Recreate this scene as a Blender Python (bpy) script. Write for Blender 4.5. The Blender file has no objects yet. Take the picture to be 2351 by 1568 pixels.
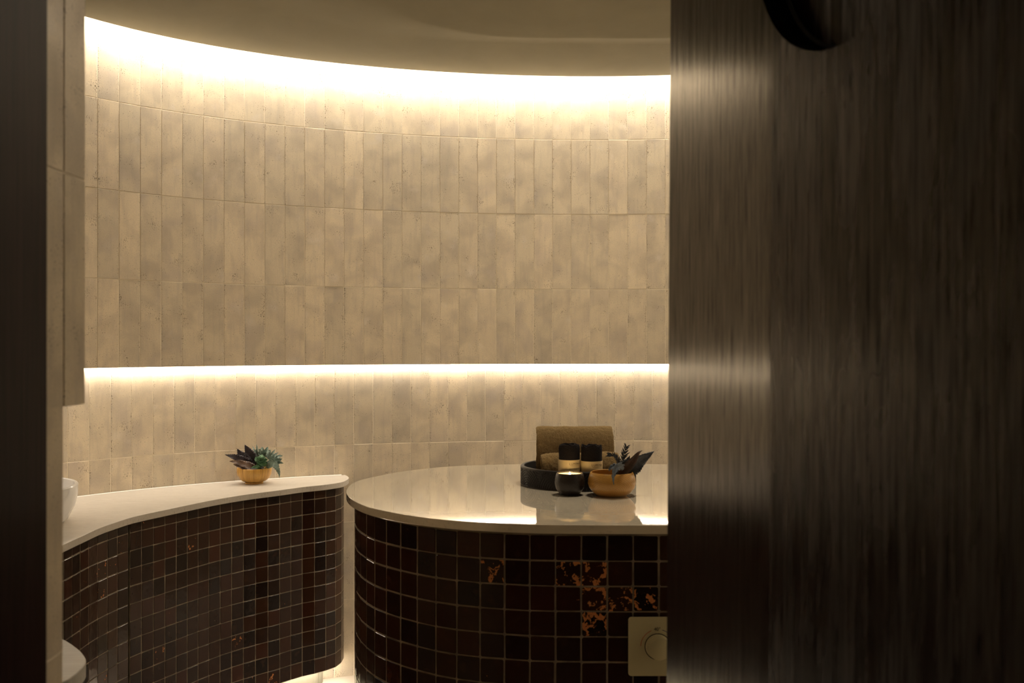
import bpy, bmesh, math, random
from math import sin, cos, pi, radians, sqrt, atan2, hypot
from mathutils import Vector, Matrix
from mathutils import noise as mnoise

random.seed(7)
C = bpy.context.scene.collection
EYE = 1.30
F = 2285.7            # focal length in pixels of the 2351 px frame
PITCH = 0.00244       # camera looks up by this angle

def un(x, y, z):
    """point of the frame -> point on the horizontal plane z (z measured from eye height)"""
    a = (x - 1175.5) / F
    v = -(y - 784) / F
    dy, dz = cos(PITCH) - v * sin(PITCH), sin(PITCH) + v * cos(PITCH)
    k = z / dz
    return (a * k, dy * k)

# ------------------------------------------------------------------ nodes
def newmat(name):
    m = bpy.data.materials.new(name); m.use_nodes = True
    nt = m.node_tree; nt.nodes.clear()
    out = nt.nodes.new('ShaderNodeOutputMaterial')
    b = nt.nodes.new('ShaderNodeBsdfPrincipled')
    nt.links.new(b.outputs[0], out.inputs[0])
    return m, nt, b

class N:
    def __init__(s, nt): s.nt = nt
    def n(s, t, **k):
        x = s.nt.nodes.new(t)
        for a, v in k.items():
            if a in ('ins',):
                for kk, vv in v.items(): s.put(x, kk, vv)
            else: setattr(x, a, v)
        return x
    def put(s, x, k, v):
        i = x.inputs[k]
        if isinstance(v, bpy.types.NodeSocket): s.nt.links.new(v, i)
        else:
            if hasattr(i.default_value, '__len__') and isinstance(v, (tuple, list)) and len(v) == 3 and len(i.default_value) == 4:
                v = (*v, 1)
            i.default_value = v
    def uv(s, name): return s.n('ShaderNodeUVMap', uv_map=name).outputs[0]
    def obj(s): return s.n('ShaderNodeTexCoord').outputs['Object']
    def m(s, op, a, b=0.0, c=0.0, clamp=False):
        x = s.n('ShaderNodeMath', operation=op, use_clamp=clamp)
        s.put(x, 0, a); s.put(x, 1, b); s.put(x, 2, c); return x.outputs[0]
    def vm(s, op, a, b):
        x = s.n('ShaderNodeVectorMath', operation=op); s.put(x, 0, a); s.put(x, 1, b); return x.outputs[0]
    def noise(s, v, scale, detail=2, rough=.5, dist=0.0, col=False):
        x = s.n('ShaderNodeTexNoise', ins={'Vector': v, 'Scale': scale, 'Detail': detail, 'Roughness': rough, 'Distortion': dist})
        return x.outputs['Color' if col else 'Fac']
    def ramp(s, f, a, b, lo=0.0, hi=1.0):
        x = s.n('ShaderNodeMapRange', clamp=True, ins={'Value': f, 'From Min': a, 'From Max': b, 'To Min': lo, 'To Max': hi})
        return x.outputs[0]
    def mix(s, f, a, b, bt='MIX'):
        x = s.n('ShaderNodeMix', data_type='RGBA', blend_type=bt)
        s.put(x, 0, f)
        for k, v in ((6, a), (7, b)): s.put(x, k, v)
        return x.outputs[2]
    def bump(s, h, st, dist):
        return s.n('ShaderNodeBump', ins={'Height': h, 'Strength': st, 'Distance': dist}).outputs[0]
    def sep(s, v):
        return s.n('ShaderNodeSeparateXYZ', ins={0: v}).outputs

def simple(name, col, rough=.5, metal=0.0, spec=.5, bump=None, var=None, coat=0.0):
    m, nt, b = newmat(name); g = N(nt)
    b.inputs['Roughness'].default_value = rough; b.inputs['Metallic'].default_value = metal
    b.inputs['Specular IOR Level'].default_value = spec
    b.inputs['Coat Weight'].default_value = coat
    if var:
        f = g.noise(g.obj(), var[0], 3)
        g.put(b, 'Base Color', g.mix(g.ramp(f, .3, .7), col, var[1]))
    else: g.put(b, 'Base Color', col)
    if bump: g.put(b, 'Normal', g.bump(g.noise(g.obj(), bump[0], 3), bump[1], bump[2]))
    return m

def emit(name, col, st):
    m, nt, b = newmat(name)
    nt.nodes.remove(b)
    e = nt.nodes.new('ShaderNodeEmission'); e.inputs[0].default_value = (*col, 1); e.inputs[1].default_value = st
    nt.links.new(e.outputs[0], nt.nodes['Material Output'].inputs[0])
    return m

def mat_beige(name='beige_tile'):
    m, nt, b = newmat(name); g = N(nt)
    uv = g.uv('UVMap'); rn = g.uv('rnd'); r = g.sep(rn)
    p = g.vm('ADD', uv, g.vm('MULTIPLY', rn, (37.0, 91.0, 0)))
    blot = g.noise(p, 9, 3, .5, .4)
    streak = g.noise(g.vm('MULTIPLY', p, (55, 7, 1)), 1, 3)
    fine = g.noise(p, 260, 2, .6)
    base = g.mix(g.ramp(blot, .42, .66), (.72, .62, .455), (.55, .475, .36))
    base = g.mix(g.ramp(streak, .5, .75, 0, .35), base, (.40, .35, .30))
    lite = g.noise(g.vm('ADD', p, (5, 5, 0)), 13, 3, .55)
    base = g.mix(g.ramp(lite, .60, .75, 0, .5), base, (.74, .67, .58))
    gry = g.noise(g.vm('ADD', p, (15, 25, 0)), 7, 2, .5, .3)
    base = g.mix(g.ramp(gry, .55, .72, 0, .45), base, (.44, .385, .345))
    tint = g.mix(r[0], (.88, .885, .89), (1.07, 1.05, 1.03))
    base = g.mix(1.0, base, tint, 'MULTIPLY')
    base = g.mix(g.ramp(fine, .35, .65, .0, .22), base, (.36, .31, .26))
    # pits: small dark brown holes in clusters, denser along the tile's long edges
    mask = g.noise(g.vm('ADD', p, (9, 3, 0)), 17, 2)
    edge = g.uv('loc'); el = g.sep(edge)
    ed = g.m('ABSOLUTE', g.m('SUBTRACT', el[0], .5))
    edm = g.ramp(ed, .36, .5)
    pit = g.noise(p, 270, 1, .5)
    pit2 = g.noise(g.vm('MULTIPLY', p, (420, 110, 1)), 1, 1)
    th = g.m('SUBTRACT', .75, g.m('ADD', g.ramp(mask, .42, .72, 0, .12), g.m('MULTIPLY', g.m('MULTIPLY', edm, r[1]), .10)))
    k1 = g.ramp(g.m('SUBTRACT', pit, th), 0, .03)
    k2 = g.m('MULTIPLY', g.ramp(g.m('SUBTRACT', pit2, g.m('SUBTRACT', th, .015)), 0, .04), g.m('MAXIMUM', edm, g.ramp(mask, .6, .7)))
    k = g.m('MAXIMUM', k1, k2, clamp=True)
    base = g.mix(g.m('MULTIPLY', k, .85), base, (.10, .065, .03))
    stain = g.m('MULTIPLY', g.m('MULTIPLY', g.ramp(ed, .44, .5), g.ramp(g.noise(p, 14, 2), .5, .7)), .55)
    base = g.mix(stain, base, (.24, .17, .09))
    g.put(b, 'Base Color', base)
    g.put(b, 'Roughness', g.ramp(blot, .3, .7, .42, .6))
    b.inputs['Specular IOR Level'].default_value = .35
    h = g.m('SUBTRACT', g.m('ADD', g.m('MULTIPLY', fine, .25), g.m('MULTIPLY', blot, 1.2)), k)
    g.put(b, 'Normal', g.bump(h, .5, .0012))
    return m

def mat_zellige():
    m, nt, b = newmat('brown_zellige'); g = N(nt)
    uv = g.uv('UVMap'); rn = g.uv('rnd'); r = g.sep(rn)
    ch = g.sep(g.uv('chip'))
    p = g.vm('ADD', uv, g.vm('MULTIPLY', rn, (53.0, 17.0, 0)))
    base = g.mix(r[0], (.008, .0038, .003), (.034, .0125, .006))
    base = g.mix(g.ramp(r[1], .8, 1, 0, .7), base, (.045, .012, .006))
    cl = g.noise(p, 35, 3)
    base = g.mix(g.ramp(cl, .55, .8, 0, .5), base, (.05, .022, .01))
    n1 = g.noise(p, 48, 4, .6, .5)
    n2 = g.noise(g.vm('ADD', p, (3, 8, 0)), 170, 2, .6)
    s = g.m('ADD', g.m('MULTIPLY', n1, .8), g.m('MULTIPLY', n2, .2))
    k = g.ramp(g.m('SUBTRACT', s, g.m('SUBTRACT', .80, g.m('MULTIPLY', ch[0], .275))), 0, .018)
    oc = g.mix(n2, (.42, .14, .035), (.62, .25, .085))
    base = g.mix(k, base, oc)
    g.put(b, 'Base Color', base)
    g.put(b, 'Roughness', g.m('ADD', g.ramp(cl, .3, .7, .09, .2), g.m('MULTIPLY', k, .4)))
    b.inputs['Specular IOR Level'].default_value = .26
    w = g.noise(p, 22, 2)
    g.put(b, 'Normal', g.bump(g.m('SUBTRACT', g.m('MULTIPLY', w, 1.0), g.m('MULTIPLY', k, .25)), .25, .003))
    return m

def mat_stone(name, rough, fleck=1.0, base=(.66, .60, .52)):
    m, nt, b = newmat(name); g = N(nt)
    o = g.obj()
    n1 = g.noise(g.vm('MULTIPLY', o, (14, 130, 130)), 1, 3, .6)
    n2 = g.noise(g.vm('MULTIPLY', o, (40, 260, 90)), 1, 2, .5)
    n3 = g.noise(o, 5, 3, .5, .6)
    c = g.mix(g.ramp(n1, .35, .7, 0, .5), base, tuple(x * .86 for x in base))
    c = g.mix(g.ramp(n3, .52, .6, 0, .45), c, tuple(x * .88 for x in base))
    c = g.mix(g.m('MULTIPLY', g.ramp(n2, .60, .66), .30 * fleck), c, (.34, .29, .23))
    g.put(b, 'Base Color', c)
    g.put(b, 'Roughness', g.ramp(n1, .3, .7, rough * .85, rough * 1.15))
    if rough < .1:
        b.inputs['IOR'].default_value = 1.8; b.inputs['Coat Weight'].default_value = 1.0
        b.inputs['Coat Roughness'].default_value = .03; b.inputs['Coat IOR'].default_value = 1.6
    return m

def mat_plaster(name, col):
    m, nt, b = newmat(name); g = N(nt); o = g.obj()
    n = g.noise(o, 2.2, 4, .55, .5); f = g.noise(o, 60, 3)
    pit = g.noise(o, 190, 1)
    c = g.mix(g.ramp(n, .35, .68), col, tuple(x * .82 for x in col))
    c = g.mix(g.ramp(pit, .76, .8, 0, .6), c, (.12, .09, .05))
    g.put(b, 'Base Color', c); b.inputs['Roughness'].default_value = .72
    g.put(b, 'Normal', g.bump(f, .15, .002))
    return m

def mat_doorwood(name, strips=True):
    m, nt, b = newmat(name); g = N(nt)
    o = g.obj(); x = g.sep(o)
    gr = g.noise(g.vm('MULTIPLY', o, (170, 170, 5)), 1, 4, .6, .3)
    gr2 = g.noise(g.vm('MULTIPLY', o, (420, 420, 16)), 1, 3, .6)
    big = g.noise(g.vm('MULTIPLY', o, (20, 20, 2.5)), 1, 4, .6, 1.2)
    c = g.mix(g.ramp(gr, .35, .7), (.010, .0038, .0035), (.030, .012, .010))
    c = g.mix(g.ramp(big, .5, .75, 0, .6), c, (.018, .0075, .007))
    g.put(b, 'Base Color', c)
    if strips:
        st = g.m('GREATER_THAN', x[0], .302)
        ro = g.m('ADD', g.ramp(gr, .3, .7, .13, .19), g.m('MULTIPLY', st, g.ramp(big, .4, .62, .04, .20)))
    else: ro = .5
    g.put(b, 'Roughness', ro)
    if strips: g.put(b, 'Specular IOR Level', g.m('MULTIPLY', g.ramp(g.m('ADD', g.m('MULTIPLY', gr2, .5), g.m('MULTIPLY', gr, .5)), .38, .62, .25, 1.7), g.ramp(x[0], .290, .306, 1.0, .38)))
    else: b.inputs['Specular IOR Level'].default_value = .06
    g.put(b, 'Normal', g.bump(g.m('ADD', gr2, gr), .15, .0008))
    return m

def mat_wood(name, a, bcol, rings=False, axis=2, rough=.3):
    m, nt, b = newmat(name); g = N(nt); o = g.obj(); x = g.sep(o)
    if rings:
        q = g.vm('ADD', o, (.012, .055, -.010))
        q = g.vm('MULTIPLY', q, (1.0, .55, 1.25))
        w = g.n('ShaderNodeTexWave', wave_type='RINGS', rings_direction='SPHERICAL', wave_profile='SAW',
                ins={'Vector': q, 'Scale': 62.0, 'Distortion': 3.2, 'Detail': 2, 'Detail Scale': 1.0})
        f = g.m('MULTIPLY', g.m('POWER', w.outputs['Fac'], 3), .5)
    else:
        ang = g.m('ARCTAN2', x[1], x[0])
        v = g.n('ShaderNodeCombineXYZ', ins={0: g.m('MULTIPLY', ang, 1.0), 1: 0.0, 2: g.m('MULTIPLY', x[2], .25)})
        n = g.noise(v.outputs[0], 5.5, 3, .6)
        ln = g.noise(v.outputs[0], 28, 1)
        f = g.m('ADD', g.m('MULTIPLY', g.ramp(n, .4, .6), .35), g.m('MULTIPLY', g.ramp(ln, .58, .68), .7), clamp=True)
    n2 = g.noise(g.vm('MULTIPLY', o, (500, 500, 60)), 1, 2)
    c = g.mix(f, a, bcol)
    c = g.mix(g.ramp(n2, .4, .7, 0, .2), c, bcol)
    g.put(b, 'Base Color', c); b.inputs['Roughness'].default_value = rough
    return m

def mat_terry():
    m, nt, b = newmat('terry_cloth'); g = N(nt); o = g.obj()
    n = g.noise(o, 520, 3, .7); n2 = g.noise(o, 90, 3)
    c = g.mix(g.ramp(n, .35, .68), (.13, .08, .03), (.30, .205, .095))
    c = g.mix(g.ramp(n2, .4, .7, 0, .3), c, (.15, .10, .045))
    g.put(b, 'Base Color', c); b.inputs['Roughness'].default_value = .95
    b.inputs['Specular IOR Level'].default_value = .1
    b.inputs['Sheen Weight'].default_value = .6
    b.inputs['Sheen Tint'].default_value = (.8, .65, .4, 1)
    g.put(b, 'Normal', g.bump(g.m('ADD', n, g.m('MULTIPLY', n2, 1.5)), .9, .003))
    return m

M = {}
M['tile'] = mat_beige()
M['grout'] = simple('pale_grout', (.80, .71, .56), .8, bump=(400, .3, .001))
M['zel'] = mat_zellige()
M['zgrout'] = simple('grey_brown_grout', (.27, .22, .155), .9, spec=.2, var=(30, (.15, .12, .085)), bump=(300, .4, .001))
M['bench'] = mat_stone('polished_limestone', .045, .6, (.80, .73, .60))
M['van'] = mat_stone('honed_limestone', .34, 2.2, (.52, .475, .41))
M['stone2'] = mat_stone('grey_stone', .4, 1.0, (.30, .285, .25))
M['caulk'] = simple('white_caulk', (.82, .78, .70), .5)
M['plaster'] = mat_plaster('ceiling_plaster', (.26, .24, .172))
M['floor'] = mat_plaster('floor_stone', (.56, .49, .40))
M['door'] = mat_doorwood('dark_veneer')
M['jamb'] = mat_doorwood('dark_frame_wood', False)
M['black'] = simple('black_lacquer', (.012, .010, .011), .4)
M['seal'] = simple('grey_blue_seal', (.03, .035, .06), .3)
M['ceramic'] = simple('white_ceramic', (.80, .79, .78), .12)
M['led'] = emit('warm_led', (1.0, .74, .47), 1.0)
M['terry'] = mat_terry()
M['tray'] = simple('black_carved_wood', (.007, .0045, .0055), .5, spec=.3, bump=(120, .2, .002))
M['hammer'] = simple('black_hammered_metal', (.012, .008, .008), .36, spec=.35, bump=(150, .35, .004))
M['wax'] = simple('glowing_cream_wax', (.85, .62, .30), .5)
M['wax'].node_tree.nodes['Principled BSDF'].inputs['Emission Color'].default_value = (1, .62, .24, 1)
M['wax'].node_tree.nodes['Principled BSDF'].inputs['Emission Strength'].default_value = 1.7  # wax emits by itself, standing in for the flame's light on it
M['bowlr'] = mat_wood('ringed_acacia', (.40, .21, .045), (.12, .05, .009), True)
M['bowls'] = mat_wood('striped_bamboo', (.60, .34, .075), (.20, .085, .012), False)
M['blackcloth'] = simple('black_jersey', (.008, .0065, .008), .95, spec=.15, bump=(300, .6, .002))
M['kraft'] = simple('kraft_label', (.55, .43, .24), .6, var=(60, (.50, .39, .21)))
M['ink'] = simple('dark_ink', (.05, .035, .02), .7)
M['metal'] = simple('champagne_metal', (.56, .51, .32), .45, metal=.25)
M['redink'] = simple('red_ink', (.45, .07, .02), .5)
M['blueink'] = simple('blue_ink', (.06, .04, .16), .5)

def leafmat(name, a, b_, rough=.5, tr=.0):
    m, nt, b = newmat(name); g = N(nt); uv = g.sep(g.uv('UVMap'))
    n = g.noise(g.obj(), 90, 3)
    d = g.m('ABSOLUTE', g.m('SUBTRACT', uv[1], .5))
    vein = g.ramp(d, .0, .03, 1, 0)
    sv = g.ramp(g.m('ABSOLUTE', g.m('SINE', g.m('ADD', g.m('MULTIPLY', uv[0], 42), g.m('MULTIPLY', d, -22)))), 0, .25, .5, 0)
    c = g.mix(g.ramp(n, .35, .65), a, b_)
    c = g.mix(g.m('MULTIPLY', g.m('MAXIMUM', vein, sv), .35), c, tuple(min(1, x * 2.0 + .01) for x in b_))
    g.put(b, 'Base Color', c); b.inputs['Roughness'].default_value = rough
    g.put(b, 'Normal', g.bump(g.m('ADD', n, sv), .5, .002))
    return m
M['leaf_plum'] = leafmat('plum_leaf', (.009, .005, .008), (.020, .010, .014))
M['leaf_rust'] = leafmat('rust_leaf', (.040, .016, .006), (.075, .032, .009))
M['leaf_teal'] = leafmat('teal_leaf', (.09, .14, .11), (.17, .24, .20))
M['leaf_green'] = leafmat('green_leaf', (.03, .085, .03), (.06, .16, .06))
M['leaf_grey'] = leafmat('silver_green_leaf', (.20, .27, .23), (.34, .42, .36))
M['leaf_navy'] = leafmat('slate_blue_leaf', (.022, .027, .040), (.05, .06, .082))
M['leaf_slate'] = leafmat('light_slate_leaf', (.045, .06, .085), (.10, .125, .16))
M['leaf_brown'] = leafmat('brown_leaf', (.030, .013, .008), (.06, .026, .013))

# ------------------------------------------------------------------ object helpers
def link(name, me, parent=None, loc=None):
    o = bpy.data.objects.new(name, me); C.objects.link(o)
    if parent: o.parent = parent
    if loc: o.location = loc
    return o
def obj(name, bm, mats, parent=None, smooth=False, loc=None):
    me = bpy.data.meshes.new(name)
    bmesh.ops.recalc_face_normals(bm, faces=bm.faces[:])
    bm.to_mesh(me); bm.free()
    for m in (mats if isinstance(mats, (list, tuple)) else [mats]): me.materials.append(m)
    if smooth:
        for p in me.polygons: p.use_smooth = True
        try: me.set_sharp_from_angle(angle=radians(40))
        except Exception: pass
    return link(name, me, parent, loc)
def tag(o, label, cat, group=None):
    o['label'] = label; o['category'] = cat
    if group: o['group'] = group
    return o
def struct(o): o['kind'] = 'structure'; return o
def empty(name, loc, label, cat, group=None):
    o = bpy.data.objects.new(name, None); C.objects.link(o); o.location = loc; o.empty_display_size = .05
    return tag(o, label, cat, group)

def cum(P):
    s = [0]
    for a, b in zip(P, P[1:]): s.append(s[-1] + hypot(b[0] - a[0], b[1] - a[1]))
    return s
class Path:
    """polyline in plan; normal(s) points to the right of travel (into the room)"""
    def __init__(s, P): s.P = P; s.S = cum(P); s.L = s.S[-1]
    def at(s, t):
        t = min(max(t, 0), s.L - 1e-6)
        lo, hi = 0, len(s.S) - 1
        while hi - lo > 1:
            m = (lo + hi) // 2
            if s.S[m] <= t: lo = m
            else: hi = m
        a, b = s.P[lo], s.P[lo + 1]; f = (t - s.S[lo]) / max(1e-9, s.S[lo + 1] - s.S[lo])
        return (a[0] + (b[0] - a[0]) * f, a[1] + (b[1] - a[1]) * f)
    def nrm(s, t, h=.01):
        a, b = s.at(t - h), s.at(t + h)
        d = hypot(b[0] - a[0], b[1] - a[1]) or 1
        return ((b[1] - a[1]) / d, -(b[0] - a[0]) / d)
    def off(s, t, d):
        p, n = s.at(t), s.nrm(t); return (p[0] + n[0] * d, p[1] + n[1] * d)
    def offset(s, d, step=.02):
        k = max(2, int(s.L / step)); return Path([s.off(s.L * i / k, d) for i in range(k + 1)])
def resample(P, step):
    q = Path(P); k = max(2, int(q.L / step)); return [q.at(q.L * i / k) for i in range(k + 1)]
def catmull(P, k=8, closed=False):
    n = len(P); out = []
    rng = range(n if closed else n - 1)
    for i in rng:
        g = (lambda j: P[j % n]) if closed else (lambda j: P[min(max(j, 0), n - 1)])
        p0, p1, p2, p3 = g(i - 1), g(i), g(i + 1), g(i + 2)
        for a in range(k):
            t = a / k
            out.append(tuple(.5 * (2 * p1[c] + (p2[c] - p0[c]) * t + (2 * p0[c] - 5 * p1[c] + 4 * p2[c] - p3[c]) * t * t
                       + (3 * p1[c] - p0[c] - 3 * p2[c] + p3[c]) * t ** 3) for c in range(len(p1))))
    if not closed: out.append(tuple(P[-1]))
    return out

def tiled(name, path, cols, rows, gap, bev, jit, djit, cham, mats, tilt=.0, chip=None, parent=None, surf=0.0, seed=1,
          groutdep=.0011, skip=None, rjit=.5, s_range=None, z_range=None, rowdep=None):
    """cols: list of (s0,s1), rows: list of (z0,z1).  Tile faces lie at depth surf along the path normal."""
    rd = random.Random(seed)
    bm = bmesh.new()
    L1 = bm.loops.layers.uv.new('UVMap'); L2 = bm.loops.layers.uv.new('rnd')
    L3 = bm.loops.layers.uv.new('loc'); L4 = bm.loops.layers.uv.new('chip')
    for ci, (s0, s1) in enumerate(cols):
        p0, p1 = path.at(s0), path.at(s1)
        d = hypot(p1[0] - p0[0], p1[1] - p0[1]); tx, ty = (p1[0] - p0[0]) / d, (p1[1] - p0[1]) / d
        nx, ny = ty, -tx
        sh = rd.uniform(-1, 1) * jit * .6
        for ri, (z0, z1) in enumerate(rows):
            if skip and skip(ci, ri): continue
            r1, r2 = rd.random(), rd.random()
            cv = chip(ci, ri, rd) if chip else 0
            a0, a1 = gap / 2 + rd.uniform(0, jit), d - gap / 2 - rd.uniform(0, jit)
            b0, b1 = z0 + gap / 2 + rd.uniform(0, jit), z1 - gap / 2 - rd.uniform(0, jit)
            a0 += sh; a1 += sh
            dep = surf + rd.uniform(-1, 1) * djit + (rowdep[ri] if rowdep else 0)
            t1, t2 = rd.uniform(-1, 1) * tilt, rd.uniform(-1, 1) * tilt
            ca, cb = (a0 + a1) / 2, (b0 + b1) / 2
            out = []
            cc = []
            for (u, v, su, sv) in ((a0, b0, 1, 1), (a1, b0, -1, 1), (a1, b1, -1, -1), (a0, b1, 1, -1)):
                u += rd.uniform(-1, 1) * jit * rjit; v += rd.uniform(-1, 1) * jit * rjit
                cc.append((u, v, su, sv))
            for i, (u, v, su, sv) in enumerate(cc):
                c = rd.uniform(.3, 1) * cham
                A, B = (u + su * c, v), (u, v + sv * c)
                out += [B, A] if i in (0, 2) else [A, B]
            def vert(u, v, dd):
                dd += (u - ca) * t1 + (v - cb) * t2
                return bm.verts.new((p0[0] + tx * u + nx * dd, p0[1] + ty * u + ny * dd, v))
            def ins(u, v, q):
                return (ca + (u - ca) * (1 - q / (a1 - a0) * 2), cb + (v - cb) * (1 - q / (b1 - b0) * 2))
            n = 8
            R0 = [vert(u, v, dep - .006) for u, v in out]
            R1 = [vert(u, v, dep - bev) for u, v in out]
            in_ = [ins(u, v, bev * 1.2) for u, v in out]
            R2 = [vert(u, v, dep) for u, v in in_]
            fs = [bm.faces.new(R2)]
            for i in range(n):
                j = (i + 1) % n
                fs.append(bm.faces.new((R0[i], R0[j], R1[j], R1[i])))
                fs.append(bm.faces.new((R1[i], R1[j], R2[j], R2[i])))
            for f in fs:
                for lp in f.loops:
                    co = lp.vert.co
                    u = (co.x - p0[0]) * tx + (co.y - p0[1]) * ty
                    lp[L1].uv = (s0 + u, co.z); lp[L2].uv = (r1, r2)
                    lp[L3].uv = (u / d, (co.z - z0) / (z1 - z0)); lp[L4].uv = (cv, 0)
    # grout bed
    s0, s1 = s_range or (cols[0][0], cols[-1][1]); za, zb = z_range or (rows[0][0], rows[-1][1])
    g = groutdep
    ts = [c[0] for c in cols] + [cols[-1][1]]
    if s_range: ts = [t for t in ([s0] + ts + [s1]) if s0 <= t <= s1]
    prev = None
    for t in ts:
        x, y = path.off(t, surf - g); xb, yb = path.off(t, surf - .03)
        cur = [bm.verts.new((x, y, za)), bm.verts.new((x, y, zb)), bm.verts.new((xb, yb, zb)), bm.verts.new((xb, yb, za))]
        if prev:
            for a in range(4):
                b = (a + 1) % 4
                f = bm.faces.new((prev[a], prev[b], cur[b], cur[a])); f.material_index = 1
        else: bm.faces.new(cur).material_index = 1
        prev = cur
    bm.faces.new(prev).material_index = 1
    return obj(name, bm, mats, parent)

def slab(P, z0, z1, bev=.003, top_r=None):
    """prism over the closed plan polygon P with softened rims"""
    bm = bmesh.new()
    def ring(z, q):
        n = len(P); r = []
        for i in range(n):
            a, b, c = P[i - 1], P[i], P[(i + 1) % n]
            dx, dy = c[0] - a[0], c[1] - a[1]; d = hypot(dx, dy) or 1
            r.append(bm.verts.new((b[0] + dy / d * q * sg, b[1] - dx / d * q * sg, z)))
        return r
    ar = sum(P[i - 1][0] * P[i][1] - P[i][0] * P[i - 1][1] for i in range(len(P)))
    sg = -1 if ar > 0 else 1
    R = [ring(z0, bev), ring(z0 + bev, 0), ring(z1 - bev, 0), ring(z1 - bev * .3, bev * .3), ring(z1, bev)]
    for a, b in zip(R, R[1:]):
        for i in range(len(P)):
            j = (i + 1) % len(P); bm.faces.new((a[i], a[j], b[j], b[i]))
    bm.faces.new(R[-1]); bm.faces.new(R[0][::-1])
    return bm

def lathe(prof, seg=64, close=False):
    bm = bmesh.new(); rings = []
    for r, z in prof:
        if r < 1e-6: rings.append([bm.verts.new((0, 0, z))])
        else: rings.append([bm.verts.new((r * cos(2 * pi * i / seg), r * sin(2 * pi * i / seg), z)) for i in range(seg)])
    for a, b in zip(rings, rings[1:]):
        for i in range(seg):
            j = (i + 1) % seg
            if len(a) == 1 and len(b) == 1: continue
            if len(a) == 1: bm.faces.new((a[0], b[i], b[j]))
            elif len(b) == 1: bm.faces.new((a[i], a[j], b[0]))
            else: bm.faces.new((a[i], a[j], b[j], b[i]))
    return bm
def box(bm, x0, x1, y0, y1, z0, z1, mi=0):
    v = [bm.verts.new((x, y, z)) for x in (x0, x1) for y in (y0, y1) for z in (z0, z1)]
    for f in ((0, 1, 3, 2), (4, 6, 7, 5), (0, 4, 5, 1), (2, 3, 7, 6), (0, 2, 6, 4), (1, 5, 7, 3)):
        bm.faces.new([v[i] for i in f]).material_index = mi
def ribbon(path, s0, s1, d0, d1, z, up=False, step=.03):
    bm = bmesh.new(); k = int((s1 - s0) / step); prev = None
    for i in range(k + 1):
        t = s0 + (s1 - s0) * i / k
        a, b = path.off(t, d0), path.off(t, d1)
        if isinstance(z, tuple): cur = (bm.verts.new((*a, z[0])), bm.verts.new((*b, z[1])))
        else: cur = (bm.verts.new((*a, z)), bm.verts.new((*b, z)))
        if prev: bm.faces.new((prev[0], prev[1], cur[1], cur[0]) if not up else (prev[0], cur[0], cur[1], prev[1]))
        prev = cur
    return bm

# ------------------------------------------------------------------ room plan (metres, camera at the origin looking +Y)
W = .07574; RH = .302
zA = EYE + .8245                 # joint under the top row of wall tiles
zD = zA - 3 * RH                 # foot of the upper wall
coef = (.29088, -.42253, .09234, -.0845)
phi = lambda i: sum(c * ((min(max(i, 0), 31) - 14.5) / 14.5) ** k for k, c in enumerate(coef))
wallp = [(-1.39001, 3.33563)]
for k in range(0, 31 * 8):
    a = phi((k + .5) / 8); p = wallp[-1]
    wallp.append((p[0] + cos(a) * W / 8, p[1] + sin(a) * W / 8))
# to the right: straight on, then round the far corner and back to the door
a = phi(31); p = wallp[-1]; right = []
for k in range(int(.9 / .02)): p = (p[0] + cos(a) * .02, p[1] + sin(a) * .02); right.append(p)
while a > -radians(90): a -= .02 / .85; p = (p[0] + cos(a) * .02, p[1] + sin(a) * .02); right.append(p)
while p[1] > .75: p = (p[0], p[1] - .02); right.append(p)
# to the left: one wide arc down to the partition by the door
cx, cy, RL = -.263, 2.424, 1.45
left = []
ang0 = atan2(3.33563 - cy, -1.39001 - cx)
ang = ang0 + .02 / RL
while cy + RL * sin(ang) > 1.37 or ang < pi: left.append((cx + RL * cos(ang), cy + RL * sin(ang))); ang += .02 / RL
p = left[-1]
while p[0] < -.622: p = (p[0] + .02, 1.362); left.append(p)
NL = len(left)
corner = [(-.598, 1.362), (-.587, 1.360), (-.579, 1.354), (-.577, 1.345), (-.577, 1.10)]
left = left + corner
left.reverse()
UP = Path(left + wallp + right)
S0 = cum(left + [wallp[0]])[-1]     # arclength of wall joint 0
SC = .245                            # end of the straight reveal beside the door
q_ = UP.offset(-.05)
LOW = Path([(-.577, 1.10), (-.577, 1.272), (-.5775, 1.281), (-.582, 1.292), (-.590, 1.300), (-.604, 1.305)] + [p for p in q_.P if not (p[1] < 1.45 and p[0] > -.625 and p[0] < 0)])
SCL = .1812
# arclength on LOW of a given UP parameter
def low_of(t):
    q = UP.off(t, -.05); best = min(range(len(LOW.P)), key=lambda i: hypot(LOW.P[i][0] - q[0], LOW.P[i][1] - q[1])); return LOW.S[best]

zC = EYE + 1.062                    # ceiling soffit
cols = []
s = S0
while s > .02: s -= W
s += W
while s + W < UP.L: cols.append((s, s + W)); s += W
def with_corner(cols, sc, sc2):
    c = [q for q in cols if q[0] > sc2 + .02]
    rev = [(max(.001, sc - W * (k + 1)), sc - W * k) for k in range(3) if sc - W * k > .02]
    return rev[::-1] + [(sc, sc2), (sc2, c[0][0])] + c
cols = with_corner(cols, SC - .064, SC + .026)
cols = cols[:-len(cols)] + [c for c in cols]
k_ = [i for i, c in enumerate(cols) if abs(c[0] - (SC - .064)) < 1e-6][0]
cols[k_:k_ + 1] = [(SC - .064, SC), (SC, SC + .026)]
rows = [(zD + i * RH, zD + (i + 1) * RH) for i in range(3)] + [(zD + 3 * RH, zC + .075)]
wall = struct(tiled('wall_back', UP, cols, rows, .0020, .0005, .0004, .0003, .0006, [M['tile'], M['grout']], tilt=.0018, seed=3, groutdep=.0007,
             s_range=(0, UP.L - .01), z_range=(zD + .006, zC + .075), rowdep=(.0002, .0004, .0008, 0)))
zE = EYE - .394
cols = []; s = low_of(S0) - .6 * W
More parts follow.
